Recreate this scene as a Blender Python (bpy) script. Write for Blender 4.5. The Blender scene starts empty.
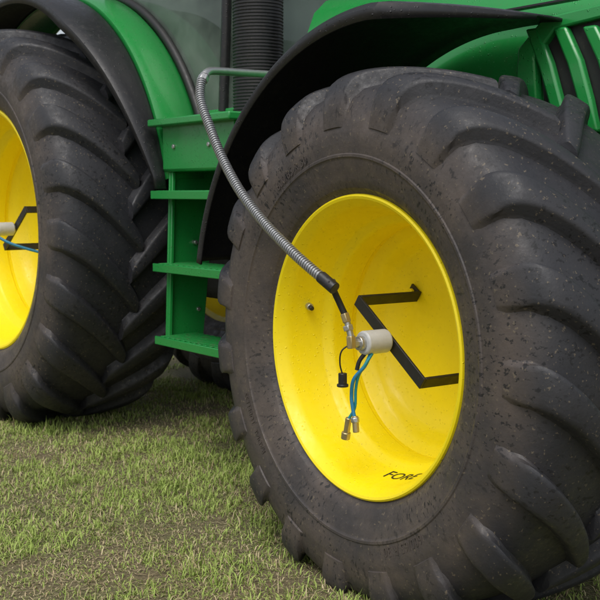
import bpy, bmesh, math, random
import numpy as np
from mathutils import Vector, Matrix
random.seed(3); rng=np.random.default_rng(5)
D=bpy.data; S=bpy.context.scene
COL=S.collection

# ------------------------------------------------------------ materials
def nd(nt,t,**k):
    n=nt.nodes.new(t)
    for a,b in k.items(): setattr(n,a,b)
    return n
def base_mat(name,rough=.5,metal=0,spec=.5):
    m=D.materials.new(name); m.use_nodes=True
    b=m.node_tree.nodes['Principled BSDF']
    b.inputs['Roughness'].default_value=rough; b.inputs['Metallic'].default_value=metal
    b.inputs['Specular IOR Level'].default_value=spec
    return m,m.node_tree,b
def noise(nt,scale,detail=4,rough=.6,vec=None):
    n=nd(nt,'ShaderNodeTexNoise'); n.inputs['Scale'].default_value=scale
    n.inputs['Detail'].default_value=detail; n.inputs['Roughness'].default_value=rough
    if vec is None:
        tc=nd(nt,'ShaderNodeTexCoord'); vec=tc.outputs['Object']
    nt.links.new(vec,n.inputs['Vector']); return n
def ramp(nt,src,stops):
    r=nd(nt,'ShaderNodeValToRGB'); e=r.color_ramp.elements
    while len(e)<len(stops): e.new(.5)
    for i,(p,c) in enumerate(stops):
        e[i].position=p; e[i].color=(c[0],c[1],c[2],1) if hasattr(c,'__len__') else (c,c,c,1)
    nt.links.new(src,r.inputs[0]); return r
def mix(nt,fac,a,b):
    m=nd(nt,'ShaderNodeMix',data_type='RGBA')
    for s,v in ((m.inputs[0],fac),(m.inputs[6],a),(m.inputs[7],b)):
        if isinstance(v,bpy.types.NodeSocket): nt.links.new(v,s)
        elif hasattr(v,'__len__'): s.default_value=(v[0],v[1],v[2],1)
        else: s.default_value=v
    return m.outputs[2]
def math_(nt,op,a,b=None):
    n=nd(nt,'ShaderNodeMath',operation=op)
    for i,v in enumerate((a,b)):
        if v is None: continue
        if isinstance(v,bpy.types.NodeSocket): nt.links.new(v,n.inputs[i])
        else: n.inputs[i].default_value=v
    return n.outputs[0]
def bump(nt,b,h,strength=.3,dist=.01):
    n=nd(nt,'ShaderNodeBump'); n.inputs['Strength'].default_value=strength; n.inputs['Distance'].default_value=dist
    nt.links.new(h,n.inputs['Height']); nt.links.new(n.outputs[0],b.inputs['Normal'])
def droplets(nt,b,scale=120,amt=.5):
    tc=nd(nt,'ShaderNodeTexCoord'); v=nd(nt,'ShaderNodeTexVoronoi'); v.inputs['Scale'].default_value=scale
    nt.links.new(tc.outputs['Object'],v.inputs['Vector'])
    sp=nd(nt,'ShaderNodeSeparateColor'); nt.links.new(v.outputs['Color'],sp.inputs[0])
    th=math_(nt,'MULTIPLY',sp.outputs[0],.42)
    su=math_(nt,'MAXIMUM',math_(nt,'SUBTRACT',th,v.outputs['Distance']),0.0)
    gt=math_(nt,'GREATER_THAN',sp.outputs[1],.6)
    bump(nt,b,math_(nt,'MULTIPLY',su,gt),amt,.012)
def paint(name,c1,c2,rough=.35,dirt=(.12,.09,.05),dirtamt=.25,coat=.3,lo=.56,hi=.70,drops=False):
    m,nt,b=base_mat(name,rough)
    n=noise(nt,3.5,2); c=mix(nt,n.outputs[0],c1,c2)
    n2=noise(nt,45,4,.7); r=ramp(nt,n2.outputs[0],[(lo,0),(hi,dirtamt)])
    c=mix(nt,r.outputs[0],c,dirt)
    n3=noise(nt,150,1,.5); r3=ramp(nt,n3.outputs[0],[(.72,0),(.75,min(1,dirtamt*3))]); c=mix(nt,r3.outputs[0],c,dirt)
    nt.links.new(c,b.inputs['Base Color'])
    r2=ramp(nt,n2.outputs[0],[(.3,rough*.8),(.8,min(1,rough*1.6))]); nt.links.new(r2.outputs[0],b.inputs['Roughness'])
    b.inputs['Coat Weight'].default_value=coat; b.inputs['Coat Roughness'].default_value=.12
    if drops: droplets(nt,b)
    return m
YEL=paint('yellow_paint',(.98,.79,.002),(.94,.74,.002),.45,(.32,.22,.05),.11,.15,.58,.72,True)
GRN=paint('green_paint',(.015,.27,.052),(.013,.24,.045),.3,(.08,.10,.05),.15,.5,drops=True)
DGRN=paint('green_paint_dark',(.014,.25,.05),(.012,.21,.04),.45,(.09,.08,.05),.4,.1,.52,.64)  # slightly darker, rougher green with heavier dirt
BLKP=paint('black_plastic',(.012,.012,.014),(.02,.02,.021),.36,(.07,.06,.05),.3,0,drops=True)
BLKM=paint('black_steel',(.012,.012,.012),(.018,.018,.018),.45,(.05,.04,.03),.3,0)
DARK=paint('dark_cast_iron',(.015,.017,.015),(.03,.03,.028),.7,(.06,.05,.04),.4,0)
def simple(name,c,rough,metal=0):
    m,nt,b=base_mat(name,rough,metal)
    n=noise(nt,60,3); c2=[x*.7 for x in c]
    nt.links.new(mix(nt,n.outputs[0],c,c2),b.inputs['Base Color']); return m
STEEL=simple('zinc_steel',(.62,.62,.60),.35,.85)
SPRING=simple('spring_steel',(.42,.43,.44),.42,.6)
BRASS=simple('brass',(.62,.50,.26),.35,.8)
WHITEP=simple('grey_plastic',(.60,.61,.60),.45)
BLUEH=simple('blue_hose',(.02,.22,.42),.4)
TEALH=simple('teal_hose',(.02,.30,.36),.4)
INK=simple('ink',(.02,.02,.01),.6)
SEAT=simple('seat_fabric',(.10,.11,.10),.9)

def rubber(name,R=.74):
    m,nt,b=base_mat(name,.5,0,.45)
    tc=nd(nt,'ShaderNodeTexCoord'); o=tc.outputs['Object']
    n1=noise(nt,5,3,.65,o); n2=noise(nt,26,4,.75,o); n3=noise(nt,95,2,.6,o)
    blk=mix(nt,n1.outputs[0],(.013,.015,.020),(.030,.033,.039))
    sep=nd(nt,'ShaderNodeSeparateXYZ'); nt.links.new(o,sep.inputs[0])
    cmb=nd(nt,'ShaderNodeCombineXYZ'); nt.links.new(sep.outputs[0],cmb.inputs[0]); nt.links.new(sep.outputs[2],cmb.inputs[2])
    ln=nd(nt,'ShaderNodeVectorMath',operation='LENGTH'); nt.links.new(cmb.outputs[0],ln.inputs[0])
    mr=nd(nt,'ShaderNodeMapRange'); nt.links.new(ln.outputs['Value'],mr.inputs[0])
    mr.inputs[1].default_value=R*.82; mr.inputs[2].default_value=R*.93; mr.inputs[3].default_value=1; mr.inputs[4].default_value=.14
    dustc=mix(nt,n2.outputs[0],(.048,.038,.033),(.128,.103,.087))
    pat=ramp(nt,n1.outputs[0],[(.34,.40),(.60,1)])
    c=mix(nt,math_(nt,'MULTIPLY',mr.outputs[0],pat.outputs[0]),blk,dustc)
    at=math_(nt,'ARCTAN2',sep.outputs[2],sep.outputs[0])
    c2=nd(nt,'ShaderNodeCombineXYZ')
    nt.links.new(math_(nt,'MULTIPLY',at,50),c2.inputs[0]); nt.links.new(math_(nt,'MULTIPLY',ln.outputs['Value'],48),c2.inputs[1]); nt.links.new(math_(nt,'MULTIPLY',sep.outputs[1],48),c2.inputs[2])
    n4=noise(nt,1.1,3,.6,c2.outputs[0])
    gate=ramp(nt,noise(nt,2.7,2,.5,o).outputs[0],[(.40,.15),(.56,1)])
    sp=ramp(nt,n4.outputs[0],[(.585,0),(.62,.85)]); c=mix(nt,math_(nt,'MULTIPLY',sp.outputs[0],gate.outputs[0]),c,(.010,.010,.011))
    pk=ramp(nt,n3.outputs[0],[(.65,0),(.69,.7)]); c=mix(nt,pk.outputs[0],c,(.16,.13,.09))
    nt.links.new(c,b.inputs['Base Color'])
    rr=ramp(nt,n2.outputs[0],[(.38,.66),(.52,.54),(.64,.40)]); nt.links.new(rr.outputs[0],b.inputs['Roughness'])
    ad=nd(nt,'ShaderNodeMath',operation='MULTIPLY_ADD'); nt.links.new(n2.outputs[0],ad.inputs[0]); ad.inputs[1].default_value=.4; nt.links.new(n3.outputs[0],ad.inputs[2])
    bump(nt,b,ad.outputs[0],.2,.004)
    return m

# ------------------------------------------------------------ mesh helpers
TR=D.objects.new('tractor',None); COL.objects.link(TR)
TR.location=(.17,2.83,0); TR.rotation_euler=(0,0,math.radians(-52.3))
def finish(name,bm,mat,parent=TR,loc=(0,0,0),smooth=40,bev=0,segs=2):
    me=D.meshes.new(name); bmesh.ops.recalc_face_normals(bm,faces=bm.faces); bm.to_mesh(me); bm.free()
    ob=D.objects.new(name,me); COL.objects.link(ob); ob.parent=parent; ob.location=loc
    for mm in (mat if isinstance(mat,list) else [mat]): me.materials.append(mm)
    if bev:
        md=ob.modifiers.new('bev','BEVEL'); md.width=bev; md.segments=segs; md.limit_method='ANGLE'; md.angle_limit=math.radians(35)
    for p in me.polygons: p.use_smooth=True
    me.set_sharp_from_angle(angle=math.radians(smooth))
    return ob
def box(name,a,b,mat,bev=.006,parent=TR):
    bm=bmesh.new(); bmesh.ops.create_cube(bm,size=1)
    for v in bm.verts:
        v.co=Vector([a[i]+(b[i]-a[i])*(v.co[i]+.5) for i in range(3)])
    return finish(name,bm,mat,parent,bev=bev)
def prism(name,pts,off,mat,bev=.005,parent=TR):
    bm=bmesh.new(); vs=[bm.verts.new(p) for p in pts]; f=bm.faces.new(vs)
    r=bmesh.ops.extrude_face_region(bm,geom=[f])
    for g in r['geom']:
        if isinstance(g,bmesh.types.BMVert): g.co+=Vector(off)
    return finish(name,bm,mat,parent,bev=bev)
def lathe_bm(bm,prof,n,mi=0,closed=False):
    rings=[]
    for k in range(n):
        t=2*math.pi*k/n; c,s=math.cos(t),math.sin(t)
        rings.append([bm.verts.new((r*c,y,r*s)) for y,r in prof])
    m=len(prof)
    for k in range(n):
        A=rings[k];B=rings[(k+1)%n]
        for j in range(m if closed else m-1):
            f=bm.faces.new((A[j],A[(j+1)%m],B[(j+1)%m],B[j])); f.material_index=mi
def cr(pts,n=12):
    P=[Vector(p) for p in pts]; P=[P[0]*2-P[1]]+P+[P[-1]*2-P[-2]]; out=[]
    for i in range(1,len(P)-2):
        a,b,c,d=P[i-1:i+3]
        for k in range(n):
            t=k/n; out.append(.5*((2*b)+(-a+c)*t+(2*a-5*b+4*c-d)*t*t+(-a+3*b-3*c+d)*t**3))
    out.append(P[-2]); return out
def tube(name,pts,r,mat,parent=TR,smooth=True,n=10,res=4):
    P=cr(pts,n) if smooth else [Vector(p) for p in pts]
    cu=D.curves.new(name,'CURVE'); cu.dimensions='3D'; sp=cu.splines.new('POLY'); sp.points.add(len(P)-1)
    for i,p in enumerate(P): sp.points[i].co=(*p,1)
    cu.bevel_depth=r; cu.bevel_resolution=res; cu.use_fill_caps=True; cu.materials.append(mat)
    ob=D.objects.new(name,cu); COL.objects.link(ob); ob.parent=parent; return ob
def helix(name,pts,R,pitch,wire,mat,parent=TR):
    P=cr(pts,40); L=[0]
    for i in range(1,len(P)): L.append(L[-1]+(P[i]-P[i-1]).length)
    tot=L[-1]; N=int(tot/pitch*10); out=[]; j=0; up=Vector((.3,.9,.2))
    for i in range(N):
        s=tot*i/(N-1)
        while j<len(P)-2 and L[j+1]<s: j+=1
        t=(s-L[j])/max(1e-9,L[j+1]-L[j]); p=P[j].lerp(P[j+1],t)
        T=(P[min(j+2,len(P)-1)]-P[max(j-1,0)]).normalized()
        N1=(up-T*up.dot(T)).normalized(); B=T.cross(N1); a=2*math.pi*s/pitch
        out.append(p+N1*R*math.cos(a)+B*R*math.sin(a))
    return tube(name,out,wire,mat,parent,smooth=False,res=1)
def cyl(name,p,q,r,mat,parent=TR,bev=.002,n=24,r2=None):
    p,q=Vector(p),Vector(q); d=q-p; bm=bmesh.new()
    bmesh.ops.create_cone(bm,cap_ends=True,segments=n,radius1=r,radius2=r if r2 is None else r2,depth=d.length)
    M=Matrix.Translation((p+q)/2)@d.to_track_quat('Z','Y').to_matrix().to_4x4(); bmesh.ops.transform(bm,matrix=M,verts=bm.verts)
    return finish(name,bm,mat,parent,bev=bev)

# ------------------------------------------------------------ tyre
C_prof=[(-.02,.706),(.06,.706),(.14,.703),(.20,.698),(.245,.684),(.270,.660),(.286,.625),(.292,.590)]
T_prof=[(-.02,.738),(.06,.742),(.14,.742),(.20,.737),(.246,.725),(.278,.698),(.297,.648),(.2975,.592)]
def interp(tab,t):
    t=max(0,min(len(tab)-1.0001,t)); i=int(t); f=t-i
    g=lambda k:tab[max(0,min(len(tab)-1,k))]
    a,b,c,d=g(i-1),g(i),g(i+1),g(i+2)
    return tuple(.5*((2*b[k])+(-a[k]+c[k])*f+(2*a[k]-5*b[k]+4*c[k]-d[k])*f*f+(-a[k]+3*b[k]-3*c[k]+d[k])*f**3) for k in range(2))
def make_tyre(name,R,rim,halfw,axle,N,parent,loc,mat):
    rm=lambda r: rim+(r-.41)*(R-rim)/(.745-.41)
    sa=halfw/.30; c=.23*sa
    side=[(.225,.404),(.236,.416),(.246,.430),(.254,.438),(.259,.441),(.262,.444),(.267,.455),(.270,.459),(.2725,.468),(.280,.485),(.288,.510),(.2895,.516),(.2925,.518),(.293,.524),(.2905,.527),(.294,.550),(.2955,.575),(.2945,.582),(.292,.60),(.286,.628),(.270,.660),(.245,.684),(.20,.698),(.14,.703),(.06,.706)]
    prof=[(c-a*sa,rm(r)) for a,r in side]+[(c+a*sa,rm(r)) for a,r in reversed(side)]
    bm=bmesh.new(); lathe_bm(bm,prof,180)
    Rr=rm(.70); k=Rr/.70; L=.235*sa
    NS=24; rl=random.Random(7)
    for sgn in (1,-1):
        for i in range(N):
            th0=2*math.pi*(i+(0 if sgn==1 else .5))/N; rows=[]; wear=rl.uniform(-.0015,.0015)
            for s in range(NS+1):
                t=7*s/NS; ca,crr=interp(C_prof,t); ta,trr=interp(T_prof,t); trr+=wear
                a=min(ta,.285); q=(.285-a)/.305
                arc=-L*(.75*q+.25*q*q*1.6)
                if t>6: arc+= .006*(t-6)
                wt=(.060+.030*min(1,max(0,t)/5))*k; wb=wt+.034*k
                if t<.9: wt*=.68+.32*(t/.9)**.6
                if t>5.5: wt*=1-.12*(t-5.5)
                row=[]
                for w,f in ((-wb/2,-.25),(-wb/2+.006,.06),(-wb/2+.011,.18),(-wt/2-.004,.80),(-wt/2+.002,.94),(-wt/2+.012,1.0),(0,1.015),(wt/2-.012,1.0),(wt/2-.002,.94),(wt/2+.004,.80),(wb/2-.011,.18),(wb/2-.006,.06),(wb/2,-.25)):
                    aa=(ca+(ta-ca)*f)*sa; rr=rm(crr+(trr-crr)*f)
                    th=th0+(arc+w)/Rr
                    row.append(bm.verts.new((rr*math.cos(th),c-sgn*aa,rr*math.sin(th))))
                rows.append(row)
            for s in range(NS):
                for j in range(12):
                    bm.faces.new((rows[s][j],rows[s+1][j],rows[s+1][j+1],rows[s][j+1]))
            bm.faces.new(rows[0]); bm.faces.new(rows[-1])
    for v in bm.verts:
        if v.co.z<-axle: v.co.z=-axle
    return finish(name,bm,mat,parent,loc,smooth=42)

def make_rim(name,rs,ds,parent,loc):
    P=[(.010,.412),(-.004,.424),(-.014,.430),(-.021,.428),(-.024,.423),(-.021,.416),(-.012,.409),(.002,.402),(.012,.396),(.024,.3935),
       (.060,.387),(.120,.373),(.127,.369),(.138,.354),(.145,.348),(.153,.345),
       (.215,.342),(.222,.346),(.234,.346),(.240,.341),(.252,.322),(.262,.312),(.272,.306),(.298,.292),(.306,.282),(.318,.252),(.324,.225),(.326,.20),(.326,.10),(.328,.0005)]
    prof=[(y*ds,r*rs) for y,r in P]
    bm=bmesh.new(); lathe_bm(bm,prof,160)
    P2=[(.225,.350),(.34,.355),(.36,.372),(.45,.386),(.46,.40),(.465,.418)]
    lathe_bm(bm,[(y*ds,r*rs) for y,r in P2],96)
    P3=[(.0,.408),(.02,.408),(.06,.396),(.11,.390),(.14,.362),(.34,.362),(.36,.385),(.46,.402)]
    lathe_bm(bm,[(y*ds,r*rs+.004) for y,r in P3],96)
    return finish(name,bm,YEL,parent,loc,smooth=26)

def text_mesh(body,size,font_res=3):
    cu=D.curves.new('t','FONT'); cu.body=body; cu.size=size; cu.extrude=.0; cu.resolution_u=font_res
    o=D.objects.new('t',cu); COL.objects.link(o); dg=bpy.context.evaluated_depsgraph_get(); dg.update()
    me=D.meshes.new_from_object(o.evaluated_get(dg)); D.objects.remove(o); return me

def wheel(base,R,rim,halfw,axle,N,pos,ds,mirror=False,rmat=None,steer=0):
    E=D.objects.new(base,None); COL.objects.link(E); E.parent=TR; E.location=pos
    E.rotation_euler=(0,0,(math.pi if mirror else 0)+math.radians(steer))
    make_tyre(base+'_tyre',R,rim,halfw,axle,N,E,(0,0,0),rmat)
    make_rim(base+'_rim',rim/.41,ds,E,(0,0,0))
    return E
RUB=rubber('tyre_rubber_front',R=.75); RUB2=rubber('tyre_rubber_rear',R=.955)
AF=.685; AR=.93; RX,RY=-2.80,.08; FR=.397
FW=wheel('front_wheel',.757,FR,.30,AF,19,(0,0,AF),1.0,rmat=RUB,steer=-3.2)
RW=wheel('rear_wheel',.955,.557,.345,AR,21,(RX,RY,AR),1.12,rmat=RUB2)
wheel('front_wheel_offside',.757,FR,.30,AF,19,(0,2.0,AF),1.0,True,RUB,-3.2)
wheel('rear_wheel_offside',.955,.557,.345,AR,21,(RX,2.0-RY,AR),1.12,True,RUB2)

def rim_text(body,size,th0,y0,E):
    me=text_mesh(body,size); bm=bmesh.new(); bm.from_mesh(me)
    for v in bm.verts:
        u,w=v.co.x,v.co.y; y=y0+w; r=(.387-(y-.06)*(.014/.06))*FR/.41-.0015; t=th0+u/r
        v.co=(r*math.cos(t),y,r*math.sin(t))
    finish('rim_lettering',bm,INK,E)
rim_text('FORE',.056,math.radians(-91),.076,FW)
RMAP=lambda r: FR+(r-.41)*(.757-FR)/(.745-.41)
def side_text(body,size,thc,r0,E,mat):
    me=text_mesh(body,size); bm=bmesh.new(); bm.from_mesh(me); me_w=max(v.co.x for v in bm.verts)
    for v in bm.verts:
        u,h=v.co.x-me_w/2,v.co.y; r=r0+h; t=thc-u/r0; q=RMAP(r)
        v.co=(q*math.cos(t),.23-.2935-.002*(r-.53)/.04,q*math.sin(t))
    r=bmesh.ops.extrude_face_region(bm,geom=bm.faces[:])
    for g in r['geom']:
        if isinstance(g,bmesh.types.BMVert): g.co.y-=.0008
    finish('tyre_lettering',bm,mat,E)
side_text('600/65 R 30',.034,math.radians(118),.532,FW,RUB)
side_text('RADIAL  TUBELESS',.024,math.radians(212),.535,FW,RUB)
side_text('600/65 R 30',.034,math.radians(-62),.532,FW,RUB)

# ------------------------------------------------------------ tyre-inflation hub assembly
def hub_assembly(E,ang,L,yb,depth,full=True):
    ca,sa=math.cos(ang),math.sin(ang); u=Vector((ca,0,sa)); w=Vector((-sa,0,ca)); Y=Vector((0,1,0)); W=.018; T=.008
    def bar(nm,p,q,wd,th):
        pts=[p-wd,p+wd,q+wd,q-wd]; prism(nm,pts,th,BLKM,.0015,E)
    p=u*L+Y*yb; q=-u*L+Y*yb
    bar('bracket_bar',p,q,w*W,Y*T)
    bar('bracket_leg_1',p+Y*T,p+Y*(depth-yb),w*W,-u*T)
    bar('bracket_leg_2',q+Y*T,q+Y*(depth-yb),w*W,u*T)
    for s,nm in ((1,'bracket_foot_1'),(-1,'bracket_foot_2')):
        a=u*L*s+Y*(depth-.010); bar(nm,a,a+u*s*.035,w*W,Y*T)
        b_=a+u*s*.018; cyl('bracket_bolt',b_,b_-Y*.012,.011,YEL,E,.002,6)
    cyl('swivel_base',Y*yb,Y*(yb-.010),.022,STEEL,E)
    cyl('swivel_body',Y*(yb-.006),Y*(yb-.088),.033,WHITEP,E,.005,32)
    cyl('swivel_collar',Y*(yb-.087),Y*(yb-.104),.020,STEEL,E)
    return yb-.104
A1=math.radians(180-35)
HB=D.objects.new('inflation_hub',None); COL.objects.link(HB); HB.parent=FW; HB.location=(0,0,.012)
ys=hub_assembly(HB,A1,.176,.088,.322)
cyl('elbow_fitting',(0,ys+.004,0),(-.004,ys-.022,.002),.013,STEEL,HB,.002,6)
cyl('elbow_nut',(-.002,ys-.020,-.012),(-.004,ys-.021,.022),.014,BRASS,HB,.002,6)
cyl('fitting_stem',(-.004,ys-.021,.020),(-.014,ys-.026,.060),.009,STEEL,HB,.001,16)
cyl('fitting_hex',(-.009,ys-.024,.036),(-.013,ys-.026,.050),.015,STEEL,HB,.002,6)
cyl('fitting_hex_upper',(-.014,ys-.026,.058),(-.022,ys-.030,.082),.013,BRASS,HB,.002,6)
tube('hose_black_end',[(-.020,ys-.029,.078),(-.030,ys-.040,.110),(-.034,ys-.056,.145),(-.022,ys-.070,.172)],.009,BLKM,HB)
path=[(-.015,-.098,.858),(-.085,-.112,.900),(-.168,-.12,.948),(-.29,-.122,1.022),(-.41,-.12,1.110),(-.52,-.11,1.212),(-.605,-.10,1.313),(-.668,-.088,1.39),(-.700,-.065,1.448),(-.715,-.04,1.475)]
cyl('hose_collar',(-.002,-.096,.850),(-.050,-.106,.880),.017,BLKP)
tube('air_hose_core',path,.0115,SPRING)
helix('air_hose_spring',path,.0128,.0085,.0028,SPRING)
tube('hose_pipe',[(-.708,-.052,1.462),(-.722,-.03,1.482),(-.742,.01,1.492),(-.80,.15,1.502),(-.86,.30,1.512),(-.92,.46,1.520)],.0125,STEEL)
cyl('pipe_nut',(-.703,-.060,1.452),(-.712,-.046,1.468),.018,STEEL,n=6)
tube('cap_cord',[(-.006,ys-.02,.0),(-.02,ys-.04,-.02),(-.030,ys-.038,-.055),(-.028,ys-.03,-.088)],.0022,BLKM,HB)
cyl('dust_cap',(-.028,ys-.03,-.082),(-.028,ys-.03,-.118),.012,BLKP,HB)
cyl('dust_cap_rim',(-.028,ys-.03,-.112),(-.028,ys-.03,-.120),.016,BLKP,HB)
tube('inflation_hose_blue',[(.012,.02,-.028),(.010,.0,-.062),(-.012,-.02,-.10),(-.022,-.02,-.145),(-.016,-.02,-.18),(-.008,-.02,-.205)],.0052,BLUEH,HB)
tube('inflation_hose_teal',[(.018,.02,-.028),(.012,.0,-.058),(-.004,-.01,-.09),(-.016,-.01,-.13),(-.02,-.01,-.18),(-.036,-.02,-.215)],.0042,TEALH,HB)
tube('inflation_hose_black',[(.0,.01,-.028),(-.008,-.004,-.05),(-.012,-.01,-.075)],.006,BLKM,HB)
cyl('coupler_1',(-.006,-.02,-.200),(.000,-.02,-.245),.009,BRASS,HB,.002,12)
cyl('coupler_1_nut',(-.006,-.02,-.204),(-.004,-.02,-.218),.012,STEEL,HB,.002,6)
cyl('coupler_2',(-.034,-.02,-.210),(-.046,-.02,-.262),.009,BRASS,HB,.002,12)
cyl('coupler_2_nut',(-.045,-.02,-.252),(-.049,-.02,-.272),.013,BRASS,HB,.002,12)
a=math.radians(168); r=.385*FR/.41; c=Vector((r*math.cos(a),.075,r*math.sin(a))); n=Vector((-math.cos(a),-.2,-math.sin(a)))
cyl('tyre_valve',c,c+n*.018,.011,STEEL,FW); cyl('tyre_valve_cap',c+n*.016,c+n*.030,.007,BLKP,FW)
ys2=hub_assembly(RW,math.radians(35),.17,.10,.362)
tube('hose_blue_rear',[(.0,ys2,0),(.03,ys2-.01,-.02),(.10,.05,-.07),(.2,.2,-.12),(.3,.3,-.12)],.007,BLUEH,RW)

# ------------------------------------------------------------ fenders
def arc_shell(name,cx,cz,r0,a0,a1,ysec,mat,n=40,th=.006,parent=TR,taper=None):
    bm=bmesh.new(); G=[]
    ye=ysec[-1][0]
    for i in range(n+1):
        ad=a0+(a1-a0)*i/n; t=math.radians(ad); k=1 if taper is None else taper(ad)
        G.append([bm.verts.new((cx+(r0+d*k)*math.cos(t),ye-(ye-y)*k,cz+(r0+d*k)*math.sin(t))) for y,d in ysec])
    for i in range(n):
        for j in range(len(ysec)-1): bm.faces.new((G[i][j],G[i+1][j],G[i+1][j+1],G[i][j+1]))
    ob=finish(name,bm,mat,parent,smooth=35)
    md=ob.modifiers.new('s','SOLIDIFY'); md.thickness=th; md.offset=0
    return ob
tf=lambda a: max(.02,min(1,((a-77)/13)))**.6
arc_shell('front_fender',.02,.705,.90,78,169,[(.0,-.050),(.004,-.022),(.02,-.006),(.06,0),(.12,.004),(.30,.006),(.46,.002),(.53,-.004),(.56,-.02)],BLKP,70,.008,taper=tf)
tp=lambda a: max(.12,min(1,((a-6)/50)))**.75
FX=RX+.07
arc_shell('rear_fender_extension',FX,AR,1.10,10,150,[(.14,-.045),(.145,-.012),(.17,0),(.34,.004),(.36,-.006)],BLKP,50,.012,taper=tp)
arc_shell('rear_fender',FX,AR,1.105,12,150,[(.362,-.02),(.365,.012),(.39,.02),(.45,.025),(.53,.02),(.56,-.0),(.565,-.03)],GRN,50,.01)
bm=bmesh.new(); vs=[bm.verts.new((FX+1.09*math.cos(math.radians(a)),.66,min(1.46,AR+1.09*math.sin(math.radians(a))))) for a in range(5,176,5)]
bm.faces.new(vs); finish('rear_wheel_arch',bm,DARK)

# ------------------------------------------------------------ steps
xl,xr=-1.64,-1.17; y0=.30
box('step_head_block',(xl-.02,y0+.05,1.19),(xr+.05,y0+.40,1.385),GRN,.012)
box('step_platform',(xl-.05,y0+.0,1.372),(xr+.08,y0+.45,1.402),GRN,.006)
for nm,x in (('step_stringer_left',xl),('step_stringer_right',xr)):
    prism(nm,[(x+.04,y0+.02,.50),(x+.04,y0+.20,.50),(x,y0+.30,1.20),(x,y0+.07,1.20)],(.010,0,0),GRN,.003)
    prism(nm+'_lip',[(x+.05,y0+.02,.50),(x+.05,y0+.035,.50),(x+.01,y0+.085,1.19),(x+.01,y0+.07,1.19)],(.022,0,0),GRN,.003)
for i,z in enumerate((1.095,.80,.505)):
    o=-.012*i; xa=xl-.02+.03*i; xb=xr+.03+.02*i
    box('step_tread_%d'%(i+1),(xa,y0+o,z),(xb,y0+o+.20,z+.014),DGRN,.003)
    box('step_nosing_%d'%(i+1),(xa,y0+o-.006,z-.016),(xb,y0+o+.004,z+.018),GRN,.003)
    for k in range(12):
        xx=xa+.02+k*.040
        box('step_grip_%d_%d'%(i+1,k),(xx,y0+o+.01,z+.013),(xx+.022,y0+o+.185,z+.019),DGRN,.002)
for (y,z) in ((.48,.62),(.5,1.1),(.47,.9)):
    cyl('bolt',(xl+.05,y,z),(xl+.012,y,z),.010,STEEL,n=6)
for y,z in ((.40,1.34),(.40,1.24),(.62,1.30)):
    cyl('bolt',(xr+.05,y,z),(xr+.060,y,z),.011,STEEL,n=6)
for xx in (-1.56,-1.3):
    cyl('bolt',(xx,y0+.052,1.29),(xx,y0+.042,1.29),.010,STEEL,n=6)

# ------------------------------------------------------------ chassis & driveline
box('fuel_tank',(-1.62,.62,.48),(-.95,.98,1.32),BLKP,.05)
box('transmission',(-3.1,.72,.62),(-1.1,1.28,1.30),DARK,.06)
box('engine_block',(-1.12,.72,.60),(.55,1.28,1.22),DARK,.05)
box('front_ballast_frame',(.5,.70,.60),(1.05,1.30,1.0),DGRN,.04)
cyl('front_axle',(0,.36,AF),(0,1.64,AF),.085,DGRN)
cyl('front_hub',(0,.345,AF),(0,.46,AF),.16,DGRN); cyl('front_hub_offside',(0,1.54,AF),(0,1.655,AF),.16,DGRN)
cyl('rear_axle',(RX,.47,AR),(RX,1.53,AR),.12,DGRN)
# ------------------------------------------------------------ exhaust stack
cyl('exhaust_shield',(-1.27,.56,1.38),(-1.27,.56,2.75),.096,BLKP,n=48)
bm=bmesh.new()
z=1.385
while z<2.74:
    lathe=[(.0965,0),(.0995,.003),(.0995,.006),(.0965,.009)]
    n=40; R=[[bm.verts.new((-1.27+r*math.cos(2*math.pi*k/n),.56+r*math.sin(2*math.pi*k/n),z+h)) for r,h in lathe] for k in range(n)]
    for k in range(n):
        for j in range(3): bm.faces.new((R[k][j],R[(k+1)%n][j],R[(k+1)%n][j+1],R[k][j+1]))
    z+=.0125
finish('exhaust_ribs',bm,BLKM)
cyl('exhaust_tip',(-1.27,.56,2.75),(-1.27,.56,3.0),.05,STEEL)
cyl('exhaust_base',(-1.27,.56,1.25),(-1.27,.56,1.385),.115,BLKM)

# ------------------------------------------------------------ hood
def hood():
    bm=bmesh.new(); st=[(-1.0,.42,1.86),(-.6,.415,1.84),(-.2,.41,1.80),(.2,.40,1.745),(.6,.385,1.68),(.9,.36,1.60),(1.08,.30,1.50),(1.15,.22,1.38)]
    R=[]
    for x,hw,zt in st:
        zb=1.20 if x<1.0 else 1.22
        sec=[(-hw-.02,zb),(-hw-.018,zb+.08),(-hw,zt-.22),(-hw+.015,zt-.16),(-hw+.045,zt-.09),(-hw+.10,zt-.04),(-hw+.18,zt-.012),(-.08,zt)]
        sec=sec+[(-a,b) for a,b in reversed(sec)]
        R.append([bm.verts.new((x,1.0+a,b)) for a,b in sec])
    for i in range(len(R)-1):
        for j in range(len(R[0])-1): bm.faces.new((R[i][j],R[i+1][j],R[i+1][j+1],R[i][j+1]))
    bm.faces.new(R[-1])
    finish('hood',bm,GRN,smooth=30)
hood()
def sideY(x,z): return 1.0-(.405-.03*max(0,x))-.02
def gp(x,z,o): x+=.05; return (x,sideY(x,z)-o,z)
poly=[(.06,1.50),(.12,1.565),(.30,1.585),(.72,1.52),(.82,1.42),(.78,1.30),(.2,1.27),(.08,1.36)]
prism('side_grille',[gp(x,z,.004) for x,z in poly],(0,.02,0),BLKM,.002)
for i in range(7):
    x=.07+i*.098; dz=.008*i
    prism('louvre_%d'%i,[gp(x+.07,1.27,.03),gp(x+.115,1.27,.03),gp(x+.09,1.36,.03),gp(x+.052,1.47,.03),gp(x+.0,1.575-dz,.03),gp(x-.045,1.575-dz,.03),gp(x+.008,1.46,.03),gp(x+.048,1.35,.03)],(0,.028,0),GRN,.008)
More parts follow.
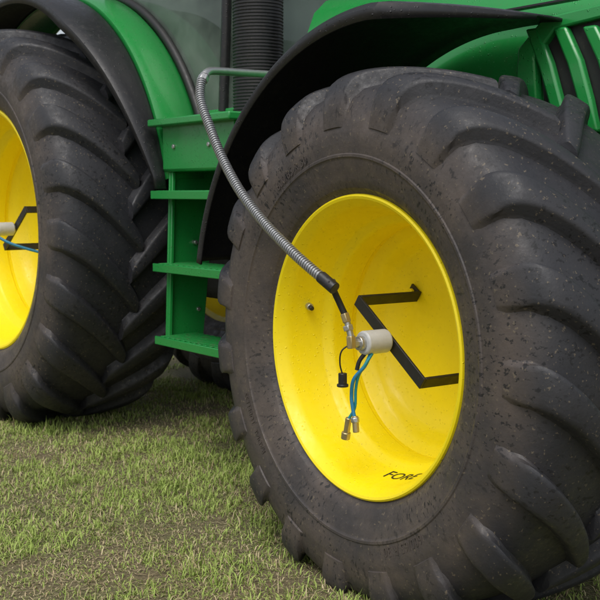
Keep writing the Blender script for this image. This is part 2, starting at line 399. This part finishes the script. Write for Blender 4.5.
prism('grille_frame_top',[gp(.0,1.52,.028),gp(.09,1.60,.028),gp(.32,1.615,.028),gp(.78,1.54,.028),gp(.78,1.515,.028),gp(.31,1.578,.028),gp(.13,1.563,.028),gp(.06,1.49,.028),gp(.08,1.27,.028),gp(-.01,1.27,.028)],(0,.033,0),GRN,.006)
box('hood_side_line',(-.95,.572,1.640),(.7,.60,1.647),BLKM,.001)

# ------------------------------------------------------------ cab
GL,nt,b=base_mat('cab_glass',.05); nt.nodes.remove(b)
out=nt.nodes['Material Output']; tr=nd(nt,'ShaderNodeBsdfTransparent'); tr.inputs[0].default_value=(.78,.88,.81,1)
gl=nd(nt,'ShaderNodeBsdfGlossy'); gl.inputs['Roughness'].default_value=.03
fr=nd(nt,'ShaderNodeFresnel'); fr.inputs[0].default_value=1.6
ms=nd(nt,'ShaderNodeMixShader'); nt.links.new(fr.outputs[0],ms.inputs[0]); nt.links.new(tr.outputs[0],ms.inputs[1]); nt.links.new(gl.outputs[0],ms.inputs[2])
df=nd(nt,'ShaderNodeBsdfDiffuse'); df.inputs[0].default_value=(.36,.45,.38,1)
nn=noise(nt,3,5); refl_film=ramp(nt,nn.outputs[0],[(.35,.10),(.70,.36)])  # dusty diffuse layer, also painting pale reflections into the pane's colour
m2=nd(nt,'ShaderNodeMixShader'); nt.links.new(refl_film.outputs[0],m2.inputs[0]); nt.links.new(ms.outputs[0],m2.inputs[1]); nt.links.new(df.outputs[0],m2.inputs[2]); nt.links.new(m2.outputs[0],out.inputs['Surface'])
cy=.58; cyo=1.42
for y,sfx in ((cy,''),(cyo,'_offside')):
    prism('door_glass'+sfx,[(-1.42,y,1.44),(-1.36,y,2.0),(-1.50,y,2.68),(-2.42,y,2.68),(-2.50,y,2.05),(-2.15,y,1.70),(-1.95,y,1.44)],(0,.006,0),GL,0)
    tube('a_pillar'+sfx,[(-1.38,y,1.40),(-1.33,y,2.0),(-1.48,y,2.70)],.032,BLKP)
    tube('b_pillar'+sfx,[(-2.50,y,1.9),(-2.46,y,2.3),(-2.42,y,2.70)],.035,BLKP)
    tube('door_frame'+sfx,[(-1.53,y-.01,1.44),(-1.50,y-.01,2.0),(-1.56,y-.01,2.68)],.022,BLKP)
    tube('door_seal'+sfx,[(FX+1.135*math.cos(math.radians(a)),y-.012*(1 if y<1 else -1),AR+1.135*math.sin(math.radians(a))) for a in range(24,86,4)],.020,BLKM)
box('door_sill',(-1.80,.565,1.405),(-1.36,.60,1.450),GRN,.006)
prism('windscreen',[(-1.37,.6,1.5),(-1.37,1.4,1.5),(-1.46,1.4,2.68),(-1.46,.6,2.68)],(.005,0,0),GL,0)
prism('rear_window',[(-2.52,.6,1.7),(-2.52,1.4,1.7),(-2.46,1.4,2.68),(-2.46,.6,2.68)],(.005,0,0),GL,0)
box('cab_roof',(-2.65,.48,2.68),(-1.25,1.52,2.92),GRN,.07)
box('cab_floor',(-2.5,.605,1.30),(-1.36,1.40,1.43),BLKP,.02)
box('seat_base',(-2.35,.85,1.45),(-1.95,1.2,1.75),SEAT,.06)
box('seat_back',(-2.45,.85,1.75),(-2.33,1.2,2.35),SEAT,.06)
box('dashboard',(-1.56,.9,1.45),(-1.42,1.1,1.85),BLKP,.05)
tube('steering_wheel',[(-1.72+.08*math.cos(t),1.0+.2*math.sin(t),2.0+.12*math.cos(t)) for t in [2*math.pi*i/24 for i in range(25)]],.014,BLKM)

# ------------------------------------------------------------ ground
bm=bmesh.new(); bmesh.ops.create_grid(bm,x_segments=60,y_segments=60,size=1)
for vv in bm.verts:
    for k in (0,1): vv.co[k]=math.copysign(abs(vv.co[k])**3*400,vv.co[k])
m=D.materials.new('turf'); m.use_nodes=True
G=finish('grass_field',bm,m,parent=None)
nt=m.node_tree; b=nt.nodes['Principled BSDF']; b.inputs['Roughness'].default_value=.95
tc=nd(nt,'ShaderNodeTexCoord'); o=tc.outputs['Object']
n1=noise(nt,1.3,4,.6,o); n2=noise(nt,70,5,.8,o)
cA=mix(nt,ramp(nt,n1.outputs[0],[(.4,0),(.6,1)]).outputs[0],(.22,.22,.09),(.27,.21,.12))
cB=mix(nt,ramp(nt,n2.outputs[0],[(.38,0),(.60,1)]).outputs[0],(.10,.085,.04),cA); nt.links.new(cB,b.inputs['Base Color'])
bump(nt,b,n2.outputs[0],.7,.02)

def patchfield(x,y):
    s=0
    for fx,fy,ph,a in ((1.9,.7,.3,.6),(-.8,2.3,1.7,.6),(3.7,2.9,.9,.8),(-4.4,3.1,2.2,.8),(7.9,-6.3,.5,.9),(6.1,9.7,3.1,.9),(15,11,1.1,.7),(-13,17,2.1,.7),(29,-23,.7,.5),(24,31,2.9,.5),(51,17,.4,.4),(-19,57,1.4,.4)):
        s=s+a*np.sin(fx*x+fy*y+ph)
    return s/2.4
def grass(name,regions):
    V=[];F=[];C=[];off=0
    for (xa,xb,ya,yb,dens,per,lmin,lmax,wd,spread,flat) in regions:
        nt_=int((xb-xa)*(yb-ya)*dens/per)
        tx=rng.uniform(xa,xb,nt_); ty=rng.uniform(ya,yb,nt_)
        if name=='grass_far':
            k=~((tx>-2.9)&(tx<2.2)&(ty>2.2)&(ty<6.4)); tx,ty=tx[k],ty[k]
        pf=patchfield(tx,ty)
        if not flat:
            keep=rng.uniform(0,1,len(tx))<np.clip(.95-.30*pf,.35,1); tx,ty,pf=tx[keep],ty[keep],pf[keep]
        tl=rng.uniform(.5,1.35,len(tx)); tg=rng.uniform(0,1,len(tx)); n=len(tx)*per
        X=np.repeat(tx,per)+rng.normal(0,spread,n); Y=np.repeat(ty,per)+rng.normal(0,spread,n); P=np.repeat(pf,per)
        L=rng.uniform(lmin,lmax,n)*np.repeat(tl,per)*(1 if flat else np.clip(1-.3*P,.5,1.4)); a=rng.uniform(0,2*np.pi,n)
        lean=rng.uniform(1.25,1.5,n) if flat else rng.beta(2,1.4,n)*1.5
        b_=a+np.pi/2+rng.normal(0,.5,n); w=wd*rng.uniform(.6,1.4,n)
        dx,dy=np.cos(a),np.sin(a); wx,wy=np.cos(b_)*w,np.sin(b_)*w
        z0=rng.uniform(.001,.006,n) if flat else np.full(n,-.004)
        h1=z0+L*.55*np.cos(lean*(1 if flat else .6)); o1=L*.55*np.sin(lean*.6); h2=h1+L*.45*np.cos(np.minimum(lean*1.5,1.75)); o2=o1+L*.45*np.sin(np.minimum(lean*1.5,1.75))
        v=np.stack([np.stack([X-wx,Y-wy,z0],1),np.stack([X+wx,Y+wy,z0],1),
            np.stack([X+dx*o1-wx*.8,Y+dy*o1-wy*.8,h1],1),np.stack([X+dx*o1+wx*.8,Y+dy*o1+wy*.8,h1],1),
            np.stack([X+dx*o2,Y+dy*o2,np.maximum(h2,.003)],1)],1)
        i0=(np.arange(n)*5)[:,None]+off
        f=np.stack([i0+[0,1,3],i0+[0,3,2],i0+[2,3,4]],1).reshape(-1,3)
        dry=rng.uniform(0,1,n)<(.8 if flat else np.clip(.20+.20*P,.06,.65))
        g1=np.array([.22,.33,.06]); g2=np.array([.48,.58,.16]); d1=np.array([.70,.61,.37]); d2=np.array([.36,.26,.14])
        t=np.clip(rng.uniform(0,1,n)*.6+np.repeat(tg,per)*.4,0,1)[:,None]; col=np.where(dry[:,None],d1*(1-t)+d2*t,g1*(1-t)+g2*t)
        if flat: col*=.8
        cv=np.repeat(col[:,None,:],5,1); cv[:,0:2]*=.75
        V.append(v.reshape(-1,3)); F.append(f); C.append(cv.reshape(-1,3)); off+=n*5
    V=np.concatenate(V);F=np.concatenate(F);C=np.concatenate(C)
    me=D.meshes.new(name); me.vertices.add(len(V)); me.vertices.foreach_set('co',V.astype(np.float32).ravel())
    me.loops.add(F.size); me.loops.foreach_set('vertex_index',F.astype(np.int32).ravel())
    me.polygons.add(len(F)); me.polygons.foreach_set('loop_start',(np.arange(len(F))*3).astype(np.int32)); 
    me.update(calc_edges=True)
    at=me.color_attributes.new('bc','FLOAT_COLOR','POINT'); at.data.foreach_set('color',np.concatenate([C,np.ones((len(C),1))],1).astype(np.float32).ravel())
    m=D.materials.get('grass_blade')
    if not m:
        m,nt,b=base_mat('grass_blade',.65,0,.2); a=nd(nt,'ShaderNodeAttribute',attribute_name='bc'); nt.links.new(a.outputs['Color'],b.inputs['Base Color'])
    me.materials.append(m); ob=D.objects.new(name,me); COL.objects.link(ob); return ob
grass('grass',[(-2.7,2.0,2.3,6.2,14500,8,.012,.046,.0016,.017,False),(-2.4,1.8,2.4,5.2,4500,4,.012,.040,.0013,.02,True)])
grass('grass_far',[(-8,8,.8,14,800,9,.02,.05,.003,.03,False)]).name='grass.001'

# hedge far behind (leaf faces)
n=40000; hx=rng.uniform(-40,40,n); hy=28+rng.normal(0,1.2,n); top=3.2+.8*np.sin(hx*.4)+.6*np.sin(hx*1.3+1)+.3*np.sin(hx*3.1)
hz=rng.uniform(0,1,n)**.8*top; q=rng.normal(0,.15,(n,3,3)); V=(np.stack([hx,hy,hz],1)[:,None,:]+q).reshape(-1,3)
me=D.meshes.new('hedgerow'); me.from_pydata(V.tolist(),[],np.arange(n*3).reshape(-1,3).tolist()); ob=D.objects.new('hedgerow',me); COL.objects.link(ob)
m,nt,b=base_mat('hedge_leaf',.6); nz=noise(nt,1.2,5); nt.links.new(mix(nt,nz.outputs[0],(.03,.06,.015),(.09,.13,.04)),b.inputs['Base Color']); me.materials.append(m)

# ------------------------------------------------------------ light
W=D.worlds.new('World'); S.world=W; W.use_nodes=True; nt=W.node_tree; bg=nt.nodes['Background']
EL,AZ=math.radians(58),math.radians(200)
sk=nd(nt,'ShaderNodeTexSky'); sk.sky_type='NISHITA'; sk.sun_disc=False; sk.sun_elevation=EL; sk.sun_rotation=AZ; sk.dust_density=3
hs=nd(nt,'ShaderNodeHueSaturation'); hs.inputs['Saturation'].default_value=.4
nt.links.new(sk.outputs[0],hs.inputs['Color']); nt.links.new(hs.outputs[0],bg.inputs[0]); bg.inputs[1].default_value=.15
sl=D.lights.new('sun','SUN'); sl.energy=1.5; sl.angle=math.radians(40); sl.color=(1,.97,.93)
so=D.objects.new('sun',sl); COL.objects.link(so)
dirv=Vector((math.sin(AZ)*math.cos(EL),math.cos(AZ)*math.cos(EL),math.sin(EL)))
so.rotation_euler=dirv.to_track_quat('Z','Y').to_euler()
S.view_settings.view_transform='Standard'; S.view_settings.look='None'; S.view_settings.exposure=0
# ------------------------------------------------------------ camera
cd=D.cameras.new('camera'); cd.lens=36*1051/600; cd.sensor_width=36; cd.clip_end=2000; cd.clip_start=.05
cd.dof.use_dof=True; cd.dof.focus_distance=2.85; cd.dof.aperture_fstop=11
co=D.objects.new('camera',cd); COL.objects.link(co); co.location=(0,0,1.10); co.rotation_euler=(math.radians(90-5.76),0,0); S.camera=co
